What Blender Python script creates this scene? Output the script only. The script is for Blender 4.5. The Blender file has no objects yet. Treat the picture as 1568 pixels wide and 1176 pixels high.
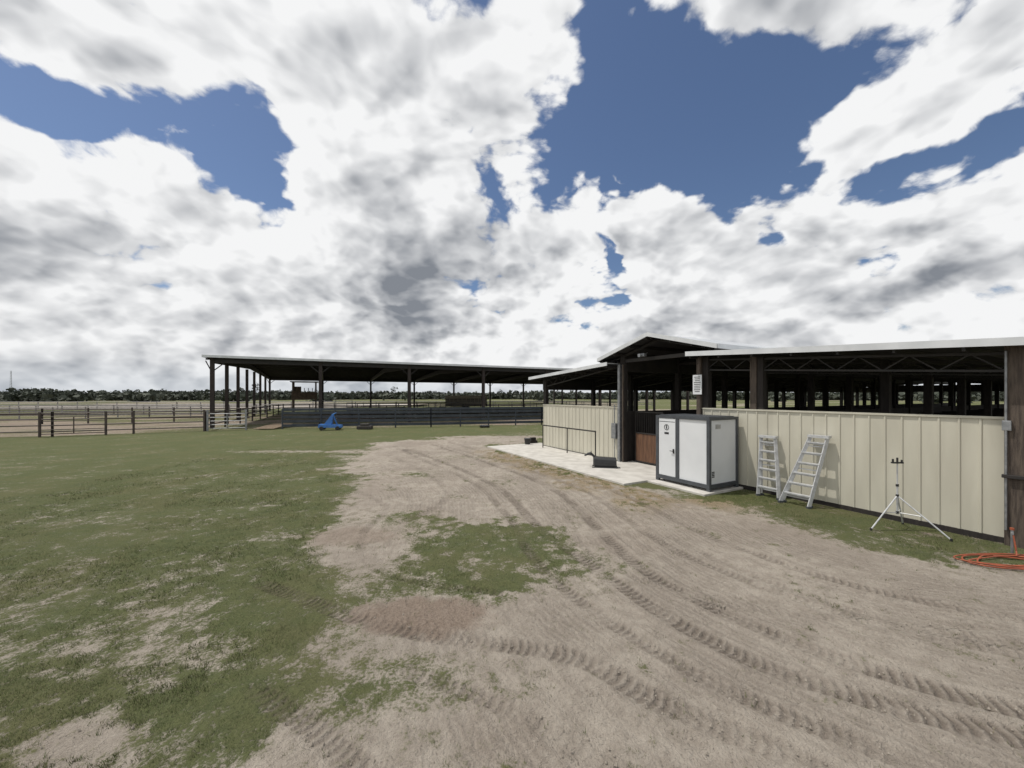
import bpy, math, random
import numpy as np
from mathutils import Vector, Matrix
random.seed(7); rng=np.random.default_rng(7)
scene=bpy.context.scene
R=math.radians
# ------------------------------------------------------------------ helpers
def new_mat(name):
    m=bpy.data.materials.new(name); m.use_nodes=True
    nt=m.node_tree; b=nt.nodes['Principled BSDF']; return m,nt,b
def simple(name,c1,c2=None,scale=4,rough=.7,metal=0,bump=0.0,bscale=30,stretch=(1,1,1),detail=3,lo=.35,hi=.65):
    m,nt,b=new_mat(name); N=nt.nodes; L=nt.links
    b.inputs['Roughness'].default_value=rough; b.inputs['Metallic'].default_value=metal
    if c2 is None: c2=tuple(x*.75 for x in c1)
    tc=N.new('ShaderNodeTexCoord'); mp=N.new('ShaderNodeMapping'); mp.inputs['Scale'].default_value=stretch
    L.new(tc.outputs['Object'],mp.inputs['Vector'])
    n=N.new('ShaderNodeTexNoise'); n.inputs['Scale'].default_value=scale; n.inputs['Detail'].default_value=detail
    L.new(mp.outputs[0],n.inputs['Vector'])
    mr=N.new('ShaderNodeMapRange'); mr.inputs[1].default_value=lo; mr.inputs[2].default_value=hi
    L.new(n.outputs[0],mr.inputs[0])
    mx=N.new('ShaderNodeMix'); mx.data_type='RGBA'
    mx.inputs[6].default_value=(*c1,1); mx.inputs[7].default_value=(*c2,1)
    L.new(mr.outputs[0],mx.inputs[0]); L.new(mx.outputs[2],b.inputs['Base Color'])
    if bump:
        n2=N.new('ShaderNodeTexNoise'); n2.inputs['Scale'].default_value=bscale; n2.inputs['Detail'].default_value=3
        L.new(mp.outputs[0],n2.inputs['Vector'])
        bp=N.new('ShaderNodeBump'); bp.inputs['Strength'].default_value=bump; bp.inputs['Distance'].default_value=.02
        L.new(n2.outputs[0],bp.inputs['Height']); L.new(bp.outputs[0],b.inputs['Normal'])
    return m
class MB:
    def __init__(s): s.v=[];s.f=[];s.m=[]
    def add(s,vs,fs,mat=0):
        o=len(s.v); s.v+= [tuple(x) for x in vs]; s.f+=[tuple(i+o for i in f) for f in fs]; s.m+=[mat]*len(fs)
    def box(s,a,b,mat=0,M=None):
        x0,y0,z0=a;x1,y1,z1=b
        vs=[(x0,y0,z0),(x1,y0,z0),(x1,y1,z0),(x0,y1,z0),(x0,y0,z1),(x1,y0,z1),(x1,y1,z1),(x0,y1,z1)]
        if M: vs=[M(*p) for p in vs]
        s.add(vs,[(0,3,2,1),(4,5,6,7),(0,1,5,4),(1,2,6,5),(2,3,7,6),(3,0,4,7)],mat)
    def prism(s,vs,mat=0):  # 8 verts, same order as box
        s.add(vs,[(0,3,2,1),(4,5,6,7),(0,1,5,4),(1,2,6,5),(2,3,7,6),(3,0,4,7)],mat)
    def cyl(s,p0,p1,r,mat=0,n=8,r1=None,cap=True):
        p0=Vector(p0);p1=Vector(p1);r1=r if r1 is None else r1
        d=(p1-p0)
        if d.length<1e-6:return
        d.normalize(); up=Vector((0,0,1)) if abs(d.z)<.95 else Vector((1,0,0))
        a=d.cross(up).normalized(); b=d.cross(a)
        vs=[]
        for p,rr in((p0,r),(p1,r1)):
            for i in range(n):
                t=2*math.pi*(i+.5)/n; vs.append(p+a*math.cos(t)*rr+b*math.sin(t)*rr)
        fs=[(i,(i+1)%n,n+(i+1)%n,n+i) for i in range(n)]
        if cap: fs+=[tuple(range(n))[::-1],tuple(range(n,2*n))]
        s.add(vs,fs,mat)
    def beam(s,p0,p1,w,h,mat=0):
        p0=Vector(p0);p1=Vector(p1);d=(p1-p0).normalized()
        up=Vector((0,0,1)) if abs(d.z)<.95 else Vector((1,0,0))
        a=d.cross(up).normalized()*w/2; b=a.cross(d).normalized()*h/2
        vs=[]
        for p in(p0,p1): vs+=[p-a-b,p+a-b,p+a+b,p-a+b]
        s.add(vs,[(0,1,2,3),(7,6,5,4),(0,4,5,1),(1,5,6,2),(2,6,7,3),(3,7,4,0)],mat)
    def loft(s,rings,mat=0):
        n=len(rings[0]);vs=[p for r in rings for p in r];fs=[]
        for k in range(len(rings)-1):
            for i in range(n):
                fs.append((k*n+i,k*n+(i+1)%n,(k+1)*n+(i+1)%n,(k+1)*n+i))
        fs+=[tuple(range(n))[::-1],tuple(range((len(rings)-1)*n,len(rings)*n))]
        s.add(vs,fs,mat)
    def done(s,name,mats,parent=None,bevel=0,smooth=False):
        me=bpy.data.meshes.new(name); me.from_pydata(s.v,[],s.f)
        for m in mats: me.materials.append(m)
        me.polygons.foreach_set('material_index',s.m)
        if smooth: me.polygons.foreach_set('use_smooth',[True]*len(s.f))
        me.update()
        o=bpy.data.objects.new(name,me); scene.collection.objects.link(o)
        if parent: o.parent=parent
        if bevel:
            b=o.modifiers.new('b','BEVEL'); b.width=bevel; b.segments=2; b.limit_method='ANGLE'
        return o
def empty(name):
    e=bpy.data.objects.new(name,None); scene.collection.objects.link(e); e.empty_display_size=.5; return e
# value noise
TAB=rng.random((256,256))
def vn(x,y):
    xi=np.floor(x).astype(int); yi=np.floor(y).astype(int); fx=x-xi; fy=y-yi
    fx=fx*fx*(3-2*fx); fy=fy*fy*(3-2*fy)
    a=TAB[xi%256,yi%256];b=TAB[(xi+1)%256,yi%256];c=TAB[xi%256,(yi+1)%256];d=TAB[(xi+1)%256,(yi+1)%256]
    return (a*(1-fx)+b*fx)*(1-fy)+(c*(1-fx)+d*fx)*fy
def fbm(x,y,o=4,g=.5):
    s=0;a=1;t=0
    for i in range(o):
        s=s+a*vn(x*2**i+17.3*i,y*2**i+9.1*i); t+=a; a*=g
    return s/t
def sst(x,a,b):
    t=np.clip((x-a)/(b-a),0,1); return t*t*(3-2*t)
# ------------------------------------------------------------------ barn frame
BX,BY=1.87,23.0; SX,SY=.477,-.879; DX,DY=.879,.477
def W(s,d,z=0): return (BX+s*SX+d*DX, BY+s*SY+d*DY, z)
# arena barn frame
AX,AY=-28.0,36.0
def A(k,j,z=0): return (AX+.9*k-.436*j, AY+.436*k+.9*j, z)
# ------------------------------------------------------------------ ground
def polysdf(x,y,P):
    d=np.full(x.shape,1e18); ins=np.zeros(x.shape,bool); n=len(P)
    for i in range(n):
        ax,ay=P[i];bx,by=P[(i+1)%n]
        ex,ey=bx-ax,by-ay; wx,wy=x-ax,y-ay
        t=np.clip((wx*ex+wy*ey)/(ex*ex+ey*ey),0,1)
        dx=wx-ex*t;dy=wy-ey*t; d=np.minimum(d,dx*dx+dy*dy)
        c=((ay>y)!=(by>y)); 
        with np.errstate(divide='ignore',invalid='ignore'):
            xx=(bx-ax)*(y-ay)/((by-ay) if by!=ay else 1e-9)+ax
        ins^=(c&(x<xx))
    d=np.sqrt(d); return np.where(ins,d,-d)
ROAD=[(-3.5,28.6),(-8.4,25),(-7.2,17.5),(-5.2,13.5),(-4.1,10.2),(-4.1,8.2),(-2.9,6.8),(-2.4,5.2),(-2.0,4.0),(-1.7,2),(-2.5,-8),(16,-8),(16,6.4),(9,6.2),(6.9,7.4),(6.4,9.4),(6.0,10.6),(4.5,11.8),(3.5,13),(-1.5,22.6),(1.5,26),(5,30),(4,33)]
def blob(x,y,cx,cy,rx,ry,rot=0):
    c,s=math.cos(rot),math.sin(rot); dx=x-cx;dy=y-cy
    u=(dx*c+dy*s)/rx; v=(-dx*s+dy*c)/ry
    return np.clip(1-np.sqrt(u*u+v*v),0,1)
def cr(P,n=14):
    out=[];P=[P[0]]+P+[P[-1]]
    for i in range(1,len(P)-2):
        p0,p1,p2,p3=[np.array(q) for q in P[i-1:i+3]]
        for k in range(n):
            t=k/n; out.append(.5*((2*p1)+(-p0+p2)*t+(2*p0-5*p1+4*p2-p3)*t*t+(-p0+3*p1-3*p2+p3)*t**3))
    out.append(np.array(P[-1])); return out
TR=[([(-4.0,6.2),(-1.56,5.0),(.58,4.49),(1.46,3.81),(2.29,3.25),(3.2,2.4)],.12,.9),
    ([(-6,22),(-2.2,16),(-.3,12.3),(.56,9.1),(1.6,6.46),(2.5,4.67),(3.4,3.9),(4.5,3.38),(6,2.9)],.12,1),
    ([(-7,23),(-4.6,18.8),(-1.5,13.7),(-.07,9.6),(.35,7.4),(.9,5.9),(1.9,4.3),(3.2,3.2)],.10,.8),
    ([(-5,24),(-.6,16.5),(1.4,12.3),(2.16,7.25),(2.9,5.46),(3.8,4.38),(4.9,3.66),(7,2.9)],.12,1),
    ([(-2.6,3.95),(-1.8,3.5),(-1.1,3.0),(-.3,2.3)],.10,.7),
    ([(-4,25),(.4,17.5),(3.2,12.3),(4.2,8.5),(5.4,6.2),(8,4.6),(11,3.6)],.11,.7),
    ([(-6.5,20),(-3.4,15.2),(-1.9,11.5),(-2.6,9.2)],.11,.6),
    ([(-1.1,4.2),(-.2,3.8),(.6,3.3),(1.2,2.7)],.09,.6),
    ([(3.4,8.2),(4.4,5.9),(6.2,4.6),(8.6,3.7)],.09,.5),
    ([(1.4,9.8),(1.5,7.4),(2.6,5.9),(4.6,5.2),(7.5,5.0)],.08,.4),
    ([(-5.2,12.6),(-3.4,10.4),(-3.2,8.2),(-2.2,6.6),(-.2,5.9)],.08,.45),
    ([(-4.6,24),(-.1,17),(2.3,12.3),(3.0,8.3),(3.9,6.2),(5.6,4.7),(8,3.9)],.10,.7)]
def tracks(x,y):
    bd=np.full(x.shape,9.0);bs=np.zeros(x.shape);bw=np.zeros(x.shape);b2=np.full(x.shape,9.0)
    for P,w,a in TR:
        C=cr(P); acc=0; d1=np.full(x.shape,9.0); s1=np.zeros(x.shape)
        for i in range(len(C)-1):
            p,q=C[i],C[i+1]; e=q-p; l=np.hypot(*e)
            if l<1e-6: continue
            m=(np.abs(x-(p[0]+q[0])/2)<l+.6)&(np.abs(y-(p[1]+q[1])/2)<l+.6)
            idx=np.nonzero(m)[0]
            if len(idx):
                wx=x[idx]-p[0];wy=y[idx]-p[1]; t=np.clip((wx*e[0]+wy*e[1])/l**2,0,1)
                dx=wx-e[0]*t;dy=wy-e[1]*t; dd=np.hypot(dx,dy)/w
                k=dd<d1[idx]; kk=idx[k]; d1[kk]=dd[k]; s1[kk]=(acc+t*l)[k]
            acc+=l
        nearer=d1<bd
        b2=np.where(nearer,bd,np.minimum(b2,d1))
        bs=np.where(nearer,s1,bs); bw=np.where(nearer,a,bw); bd=np.where(nearer,d1,bd)
    bw=bw*sst(b2-bd,.15,1.0)
    return bd,bs,bw
def lane_dist(x,y):
    C=cr([(-8,30),(-5,24),(-.6,16.5),(1.4,12.3),(2.16,7.25),(2.9,5.46),(3.8,4.38),(4.9,3.66),(8,2.6),(14,1.5)],6)
    best=np.full(x.shape,1e9); sg=np.ones(x.shape)
    for p,q in zip(C,C[1:]):
        e=q-p; l2=(e**2).sum()
        if l2<1e-9: continue
        wx=x-p[0];wy=y-p[1];t=np.clip((wx*e[0]+wy*e[1])/l2,0,1)
        dd=np.hypot(wx-e[0]*t,wy-e[1]*t); k=dd<best; best=np.where(k,dd,best); sg=np.where(k,np.sign(e[0]*wy-e[1]*wx),sg)
    return best*sg
def zones(x,y):
    sd=polysdf(x,y,ROAD)
    n1=fbm(x*1.3+5,y*1.3,4); n2=fbm(x*5+3,y*5,4,.6); n0=fbm(x*.35+9,y*.22,4,.55)
    wob=(fbm(x*.9,y*.9,5,.6)-.5)*2.2*np.clip(y/10,.6,2)
    wd_=np.clip(y/10,.5,1.6)
    sand=sst(sd+wob,-.8*wd_,.5*wd_)
    g=(1-sand)*(.97+.65*(n1-.5)+.55*(n0-.5)+.6*(n2-.5))
    near=sst(-y,-7.0,-3.4)
    g-= (1-sand)*near*.20
    g-= blob(x,y,-3.75,3.4,.7,.35)*.8
    g-= blob(x,y,-4.6,8.3,1.3,.7)*.5
    g-= np.exp(-((y-20.8-(x+8)*-.02)/.5)**2)*sst(x,-17,-13)*sst(-x,5,8)*.8*n1*1.6
    g-= sst(n0,.54,.62)*(1-sand)*.16
    g+= sst(y,14,24)*(x<0)*(1-sand)*.12
    cp=blob(x,y,-.45,7.8,2.5,2.3,.15)+(n1-.5)*.85+(n2-.5)*.45
    g+=sst(cp,.02,.60)*.86*(.6+.85*n2)
    g+=blob(x,y,-2.6,9.4,1.6,1.1)*.8*(.4+n2)
    g+=blob(x,y,-1.7,6.2,2.6,1.0)*.70+blob(x,y,1.2,6.6,1.2,1.3)*.42
    g+=blob(x,y,-2.4,5.2,1.7,.9)*.8+blob(x,y,-.9,4.1,1.6,.7)*.48+blob(x,y,-2.0,3.9,1.7,1.0)*.5
    g+=blob(x,y,-3.6,15,1.8,1.2)*.5+blob(x,y,-.4,13.5,1.1,1.4)*.4
    g+=blob(x,y,-2.7,19,2.4,1.1)*.5+blob(x,y,1.6,9.6,.9,1.6)*.3
    soil=sst(blob(x,y,-1.25,5.3,1.25,.68)+(n2-.5)*.45,.08,.42)
    g=g*(1-soil)
    soil+=sst(blob(x,y,-3.6,8.3,1.5,.8)+(n2-.5)*.5,.1,.6)*.6
    soil+=sst(n0,.55,.7)*(sd>0)*.15
    s=(x-BX)*SX+(y-BY)*SY; d=(x-BX)*DX+(y-BY)*DY
    strip=sst(d+2.0+(n1-.5)*1.8+(n2-.5)*.5,-.2,.7)*sst(-d,-.3,0)*sst(s,12.0,13.6)*sst(-s,-18.0,-16.6)
    g=np.where(strip>.02,np.maximum(g,strip*(.34+.95*(n1-.2))),g)
    soil+=strip*.75*sst(-n1,-.62,-.42)
    straw=sst(d+5.0+(n1-.5)*2.2,-.2,1.1)*sst(-d,2.9,3.1)*sst(s,-1,1)*sst(-s,-12.9,-11.0)*sst(n2,.25,.5)
    straw=np.maximum(straw, sst(-d,.2,.6)*sst(d+3.3,0,.6)*sst(s,11.6,11.9)*sst(-s,-13.9,-12.4)*.9)
    g+=straw*.30*(n2>.5)
    g=np.where((y>29)&(x<6)&(y<31+.3*(x+34)),np.maximum(g,.8+.4*(n1-.5)),g)
    fy=np.interp(x,[-80,-46,-34,-26.2,-20.8,-7.8,3.1,30],[20,24.9,28.5,32.8,34.7,36.9,40,46])
    beh=sst(y-fy,0,1.2)
    big=fbm(x*.03,y*.05,4); med=fbm(x*.15,y*.3,4)
    g=g*(1-beh)+beh*np.where(y<62,.30+sst(med,.40,.6)*.45,.45+sst(big,.3,.5)*.6)
    soil=soil*(1-beh)+beh*np.where(y<62,.9,.6)*sst(big+.25,.3,.7)
    ls=sst(blob(x,y,-85,120,60,42),.0,.2)*.9+sst(blob(x,y,-62,66,24,6),.0,.3)*.5
    ls=ls+ ((np.abs(x+8)<22)&(y>48)&(y<80))*.25*beh
    inb=(s>0)&(s<17.3)&(d>0)&(d<45)
    soil=np.where(inb,.9,soil); g=np.where(inb,0,g); g=g*(1-.9*ls*beh)
    return np.clip(g,0,1.3),np.clip(soil,0,1),np.clip(straw,0,1),np.clip(ls,0,1),sd
def axis(lo,hi,a,b,st,gr):
    c=list(np.arange(a,b+1e-6,st)); 
    v=b;h=st
    while v<hi: h*=gr; v+=h; c.append(v)
    v=a;h=st; pre=[]
    while v>lo: h*=gr; v-=h; pre.append(v)
    return np.array(pre[::-1]+c)
gx=axis(-3000,3000,-5,7.5,.034,1.037); gy=axis(-400,3500,2.8,8.5,.034,1.024)
X,Y=np.meshgrid(gx,gy); x=X.ravel();y=Y.ravel()
g,soil,straw,ls,sd=zones(x,y)
td,ts,tw=tracks(x,y); lane=lane_dist(x,y)
nearf=sst(-np.hypot(x,y),-60,-25)
z=(fbm(x*1.1,y*1.1,3)-.5)*.05+(fbm(x*6,y*6,4,.65)-.5)*.022+(fbm(x*22,y*22,2,.6)-.5)*.010
brk=.42+.58*sst(fbm(x*2.2+40,y*2.2,3),.38,.6)
tm=sst(1.35-np.abs(td),0,.5)*tw*brk
lanemask=sst(sd,.1,1.0)*(1-np.clip(g*1.3,0,1))
z=z*nearf-.022*tm+.015*np.exp(-((np.abs(td)-1.75)/.45)**2)*tw*brk
tph=ts*60+np.abs(td)*1.8+fbm(x*3,y*3,2)*3.5
z+=tm*.009*np.sin(tph)
z+=.007*np.sin(lane*21+fbm(x*.8,y*.8,3)*9)*lanemask*nearf
z-= .02
z=np.minimum(z,.02)
s_=(x-BX)*SX+(y-BY)*SY; d_=(x-BX)*DX+(y-BY)*DY
padm=(s_>-1.6)&(s_<12.2)&(d_>-3.6)&(d_<.5)
z=np.where(padm,-.03,z); 
nx,ny=len(gx),len(gy)
idx=np.arange(nx*ny).reshape(ny,nx)
F=np.stack([idx[:-1,:-1],idx[:-1,1:],idx[1:,1:],idx[1:,:-1]],-1).reshape(-1,4)
me=bpy.data.meshes.new('ground')
me.vertices.add(nx*ny); me.vertices.foreach_set('co',np.stack([x,y,z],-1).ravel())
me.loops.add(F.size); me.loops.foreach_set('vertex_index',F.ravel())
me.polygons.add(len(F)); me.polygons.foreach_set('loop_start',np.arange(0,F.size,4)); me.polygons.foreach_set('loop_total',np.full(len(F),4))
me.polygons.foreach_set('use_smooth',np.ones(len(F),bool))
me.update(calc_edges=True); me.validate()
for nm,ar in(('grass',g),('soil',soil),('straw',straw),('lsand',ls),('tph',tph),('trm',tm),('lane',lane),('lanem',lanemask)):
    at=me.attributes.new(nm,'FLOAT','POINT'); at.data.foreach_set('value',ar.astype(np.float32))
ground=bpy.data.objects.new('ground',me); scene.collection.objects.link(ground)
# node sugar
class NT:
    def __init__(s,nt): s.nt=nt;s.N=nt.nodes;s.L=nt.links
    def put(s,sock,v):
        if isinstance(v,bpy.types.NodeSocket): s.L.new(v,sock)
        elif v is not None: sock.default_value=v
    def m(s,op,a,b=None,c=None,clamp=False):
        n=s.N.new('ShaderNodeMath');n.operation=op;n.use_clamp=clamp
        s.put(n.inputs[0],a);s.put(n.inputs[1],b);s.put(n.inputs[2],c);return n.outputs[0]
    def vm(s,op,a,b=None,sc=None):
        n=s.N.new('ShaderNodeVectorMath');n.operation=op
        s.put(n.inputs[0],a);s.put(n.inputs[1],b)
        if sc is not None:s.put(n.inputs['Scale'],sc)
        return n.outputs['Value'] if op in('DOT_PRODUCT','LENGTH') else n.outputs[0]
    def mr(s,v,a,b,c=0,d=1,smooth=True):
        n=s.N.new('ShaderNodeMapRange'); n.interpolation_type='SMOOTHSTEP' if smooth else 'LINEAR'
        s.put(n.inputs[0],v)
        for i,q in enumerate((a,b,c,d)): s.put(n.inputs[i+1],q)
        return n.outputs[0]
    def noise(s,vec,scale,detail=6,rough=.55,dist=0,lac=2):
        n=s.N.new('ShaderNodeTexNoise'); s.put(n.inputs['Vector'],vec)
        n.inputs['Scale'].default_value=scale;n.inputs['Detail'].default_value=detail;n.inputs['Roughness'].default_value=rough;n.inputs['Distortion'].default_value=dist
        return n.outputs[0]
    def mix(s,f,a,b):
        n=s.N.new('ShaderNodeMix');n.data_type='RGBA'
        s.put(n.inputs[0],f)
        for k,q in((6,a),(7,b)):
            s.put(n.inputs[k],q if isinstance(q,bpy.types.NodeSocket) else (*q,1))
        return n.outputs[2]
    def attr(s,name):
        n=s.N.new('ShaderNodeAttribute');n.attribute_name=name;return n.outputs['Fac']
gm,nt,bs=new_mat('ground_mat'); T=NT(nt)
pos=T.N.new('ShaderNodeNewGeometry').outputs['Position']
nf=T.noise(pos,26,4,.7); nm=T.noise(pos,4,4,.65); nl=T.noise(pos,.55,3,.6)
G=T.attr('grass')
gm_=T.mr(T.m('ADD',G,T.m('ADD',T.m('MULTIPLY',T.m('SUBTRACT',nf,.5),1.9),T.m('MULTIPLY',T.m('SUBTRACT',nm,.5),1.6))),.27,.82)
sandc=T.mix(T.mr(nm,.35,.65),(.43,.382,.325),(.345,.302,.255))
sandc=T.mix(T.mr(nl,.4,.62,0,.5),sandc,(.30,.260,.220))
sandc=T.mix(T.mr(nf,.5,.75,0,.5),sandc,(.49,.44,.38))
sandc=T.mix(T.mr(nf,.42,.28,0,.5),sandc,(.235,.20,.165))
ln=T.m('SINE',T.m('MULTIPLY_ADD',T.attr('lane'),58.0,T.m('MULTIPLY',nm,14.0)))
lnm=T.m('MULTIPLY',T.attr('lanem'),T.mr(nl,.35,.6))
sandc=T.mix(T.m('MULTIPLY',lnm,T.m('MULTIPLY_ADD',ln,.15,.15)),sandc,(.20,.17,.14))
sandc=T.mix(T.attr('lsand'),sandc,(.50,.48,.45))
soilc=T.mix(T.mr(nf,.35,.65),(.21,.158,.122),(.29,.228,.182))
c=T.mix(T.m('MULTIPLY',T.attr('soil'),.8),sandc,soilc)
trm=T.attr('trm')
strawc=T.mix(T.mr(nf,.35,.65),(.34,.265,.16),(.21,.160,.10))
c=T.mix(T.m('MULTIPLY',T.attr('straw'),.9),c,strawc)
grc=T.mix(T.mr(nm,.35,.65),(.070,.094,.028),(.102,.120,.042))
grc=T.mix(T.mr(nl,.42,.66,0,.6),grc,(.128,.128,.054))
grc=T.mix(T.mr(nf,.50,.74,0,.6),grc,(.165,.165,.078))
grc=T.mix(T.mr(nf,.45,.3,0,.7),grc,(.038,.050,.017))
c=T.mix(T.m('MULTIPLY',gm_,.91),c,grc)
chev=T.m('SINE',T.attr('tph'))
c=T.mix(T.m('MULTIPLY',trm,T.m('MULTIPLY_ADD',chev,-.24,.42)),c,(.145,.118,.096))
T.L.new(c,bs.inputs['Base Color']); bs.inputs['Roughness'].default_value=.95
bs.inputs['Specular IOR Level'].default_value=.1
h=T.m('ADD',T.m('MULTIPLY',chev,T.m('MULTIPLY',trm,.45)),T.m('MULTIPLY',nf,1.7))
h=T.m('ADD',h,T.m('MULTIPLY',nm,1.7)); h=T.m('ADD',h,T.m('MULTIPLY',ln,T.m('MULTIPLY',lnm,.18)))
bp=T.N.new('ShaderNodeBump'); bp.inputs['Strength'].default_value=1.0; bp.inputs['Distance'].default_value=.045
T.L.new(h,bp.inputs['Height']); T.L.new(bp.outputs[0],bs.inputs['Normal'])
me.materials.append(gm)
# grass blades
def grass_mesh(name,n,xr,yr,hmin,hmax,thr,mats):
    px=rng.uniform(*xr,n); py=1/rng.uniform(1/yr[1],1/yr[0],n)
    gg,so,st,_,_=zones(px,py); 
    cl=fbm(px*9,py*9,3,.6)
    tdd,_,tww=tracks(px,py)
    keep=(gg+(cl-.5)*2.1+(rng.random(n)-.5)*.35>thr)&~((np.abs(tdd)<1.2)&(tww>.5)&(rng.random(n)<.7))
    ss=(px-BX)*SX+(py-BY)*SY; dd=(px-BX)*DX+(py-BY)*DY
    keep&=~((ss>-1.3)&(ss<12)&(dd>-3.2)); keep&=~((ss>-.2)&(dd>-.05))
    px=px[keep];py=py[keep];k=len(px)
    hh=rng.uniform(hmin,hmax,k)*(0.5+.9*cl[keep]); a=rng.uniform(0,2*np.pi,k); w=rng.uniform(.002,.005,k)*np.clip(py/5,1,3)
    ln=rng.uniform(.4,1.6,k)*hh; b=rng.uniform(0,2*np.pi,k)
    zz=np.full(k,-.045)
    v=np.empty((k,3,3)); v[:,0]=np.stack([px-np.cos(a)*w,py-np.sin(a)*w,zz],-1); v[:,1]=np.stack([px+np.cos(a)*w,py+np.sin(a)*w,zz],-1)
    v[:,2]=np.stack([px+np.cos(b)*ln,py+np.sin(b)*ln,zz+.024+hh],-1)
    m=bpy.data.meshes.new(name); m.vertices.add(3*k); m.vertices.foreach_set('co',v.ravel())
    m.loops.add(3*k); m.loops.foreach_set('vertex_index',np.arange(3*k)); m.polygons.add(k)
    m.polygons.foreach_set('loop_start',np.arange(0,3*k,3)); m.polygons.foreach_set('loop_total',np.full(k,3))
    mi=rng.choice(len(mats),k,p=[.46,.34,.20]); m.polygons.foreach_set('material_index',mi.astype(np.int32))
    m.update(calc_edges=True)
    for q in mats:m.materials.append(q)
    o=bpy.data.objects.new(name,m); scene.collection.objects.link(o); return o
def flat(name,c):
    m,nt,b=new_mat(name); b.inputs['Base Color'].default_value=(*c,1); b.inputs['Roughness'].default_value=.85
    nt.nodes; n=nt.nodes.new('ShaderNodeTexNoise'); n.inputs['Scale'].default_value=2; n.inputs['Detail'].default_value=0
    mx=nt.nodes.new('ShaderNodeMix'); mx.data_type='RGBA'; mx.inputs[6].default_value=(*c,1); mx.inputs[7].default_value=(*[q*.7 for q in c],1)
    nt.links.new(n.outputs[0],mx.inputs[0]); nt.links.new(mx.outputs[2],b.inputs['Base Color']); return m
g1=flat('grass_green',(.088,.122,.032)); g2=flat('grass_dull',(.138,.145,.060)); g3=flat('grass_dry',(.27,.24,.15))
grass_mesh('grass',600000,(-15,10),(2.9,22),.008,.034,.64,[g1,g2,g3])
# dirt clods
w=MB(); n=9000
px=rng.uniform(-6,9,n); py=1/rng.uniform(1/14,1/2.9,n); gg,_,_,_,_=zones(px,py); tdd,_,tww=tracks(px,py)
pr=np.where(np.abs(tdd)<2.4,.9,.22)*(gg<.5); kp=(rng.random(n)<pr)&~(((px-BX)*DX+(py-BY)*DY>-3.2)&((px-BX)*SX+(py-BY)*SY<12.3))
for a,b in zip(px[kp],py[kp]):
    r=.004+.012*random.random()**3; o=[(random.uniform(.6,1.3)) for _ in range(6)]
    zz=-.022
    w.add([(a+r*o[0],b,zz),(a,b+r*o[1],zz),(a-r*o[2],b,zz),(a,b-r*o[3],zz),(a+r*.2*o[4],b,zz+r*1.5*o[5]),(a,b,zz-r)],[(0,1,4),(1,2,4),(2,3,4),(3,0,4),(1,0,5),(2,1,5),(3,2,5),(0,3,5)])
w.done('dirt_clods',[flat('clod_soil',(.35,.31,.26))])
# ------------------------------------------------------------------ materials
cream=simple('cream_metal',(.585,.562,.468),(.50,.478,.395),1.6,.42,0,stretch=(1.6,1.6,.25),detail=5)
wood=simple('weathered_wood',(.115,.090,.070),(.055,.042,.034),6,.85,0,.5,40,(4,4,.4))
dwood=simple('dark_wood',(.030,.025,.022),(.017,.014,.013),5,.85,0,0,30,(3,3,.5))  # near black: barn interior shade put into the colour of posts and stalls
dsteel=simple('dark_steel',(.022,.021,.021),(.036,.031,.028),3,.6,.2)
rsteel=simple('rusty_steel',(.042,.031,.027),(.028,.022,.02),4,.7,.2)
under=simple('roof_underside',(.028,.027,.027),(.018,.017,.017),2,.8)  # darkened colour stands in for the shade beneath the roofs
roofm=simple('galvalume_roof',(.55,.57,.59),(.45,.47,.49),.6,.45,.2,stretch=(1,1,1))
fascia=simple('fascia_metal',(.68,.70,.72),(.58,.60,.62),2,.4,0)
concrete=simple('concrete',(.56,.54,.50),(.44,.42,.385),2.2,.9,0,.25,60,detail=6)
galv=simple('galvanized',(.34,.35,.36),(.22,.23,.24),8,.45,.6)
alum=simple('aluminium',(.58,.59,.60),(.46,.47,.48),10,.4,.15)
whitep=simple('white_panel',(.74,.76,.78),(.69,.71,.73),1.5,.4)
greyf=simple('grey_frame',(.085,.095,.105),(.065,.07,.08),4,.45,.2)
black=simple('black_plastic',(.016,.016,.017),(.026,.026,.027),5,.45)
orange=simple('orange_hose',(.34,.085,.035),(.22,.06,.03),9,.55)
blue=simple('blue_paint',(.035,.17,.48),(.03,.12,.36),3,.4)
brownw=simple('stall_wood',(.17,.085,.045),(.10,.05,.028),4,.7,0,.3,20,(5,5,.5))
ink=simple('ink',(.03,.03,.03),(.05,.05,.05),5,.7)
# ------------------------------------------------------------------ horse barn
barn=empty('horse_barn')
L=17.26; DEP=45
w=MB()
def ribwall(w,s0,s1,z0,z1,d=0.0):
    w.box((s0,d,z0),(s1,d+.05,z1),0,W)
    s=s0+.06; 
    while s<s1-.05:
        pts=[(s-.03,d),(s-.014,d-.022),(s+.014,d-.022),(s+.03,d)]
        vs=[W(a,b,z0) for a,b in pts]+[W(a,b,z1-.01) for a,b in pts]
        w.add(vs,[(0,1,5,4),(1,2,6,5),(2,3,7,6),(4,5,6,7)],0)
        s+=.305
ribwall(w,0,6.25,.06,2.45); ribwall(w,10.42,17.22,.10,2.52)
w.box((10.42,-.035,2.52),(17.22,.07,2.57),0,W); w.box((0,-.035,2.45),(6.25,.07,2.50),0,W)
w.done('walls',[cream],barn)
w=MB()
w.box((10.42,-.03,-.05),(17.22,.06,.095),0,W); w.box((0,-.03,-.05),(6.25,.06,.055),0,W)
w.box((6.4,.3,0),(6.5,DEP,2.3),0,W); w.box((10.45,.3,0),(10.55,DEP,2.3),0,W)
w.box((-.1,.1,0),(0,DEP,1.6),0,W); w.box((0,DEP,0),(17.3,DEP+.1,1.5),0,W)
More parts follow.
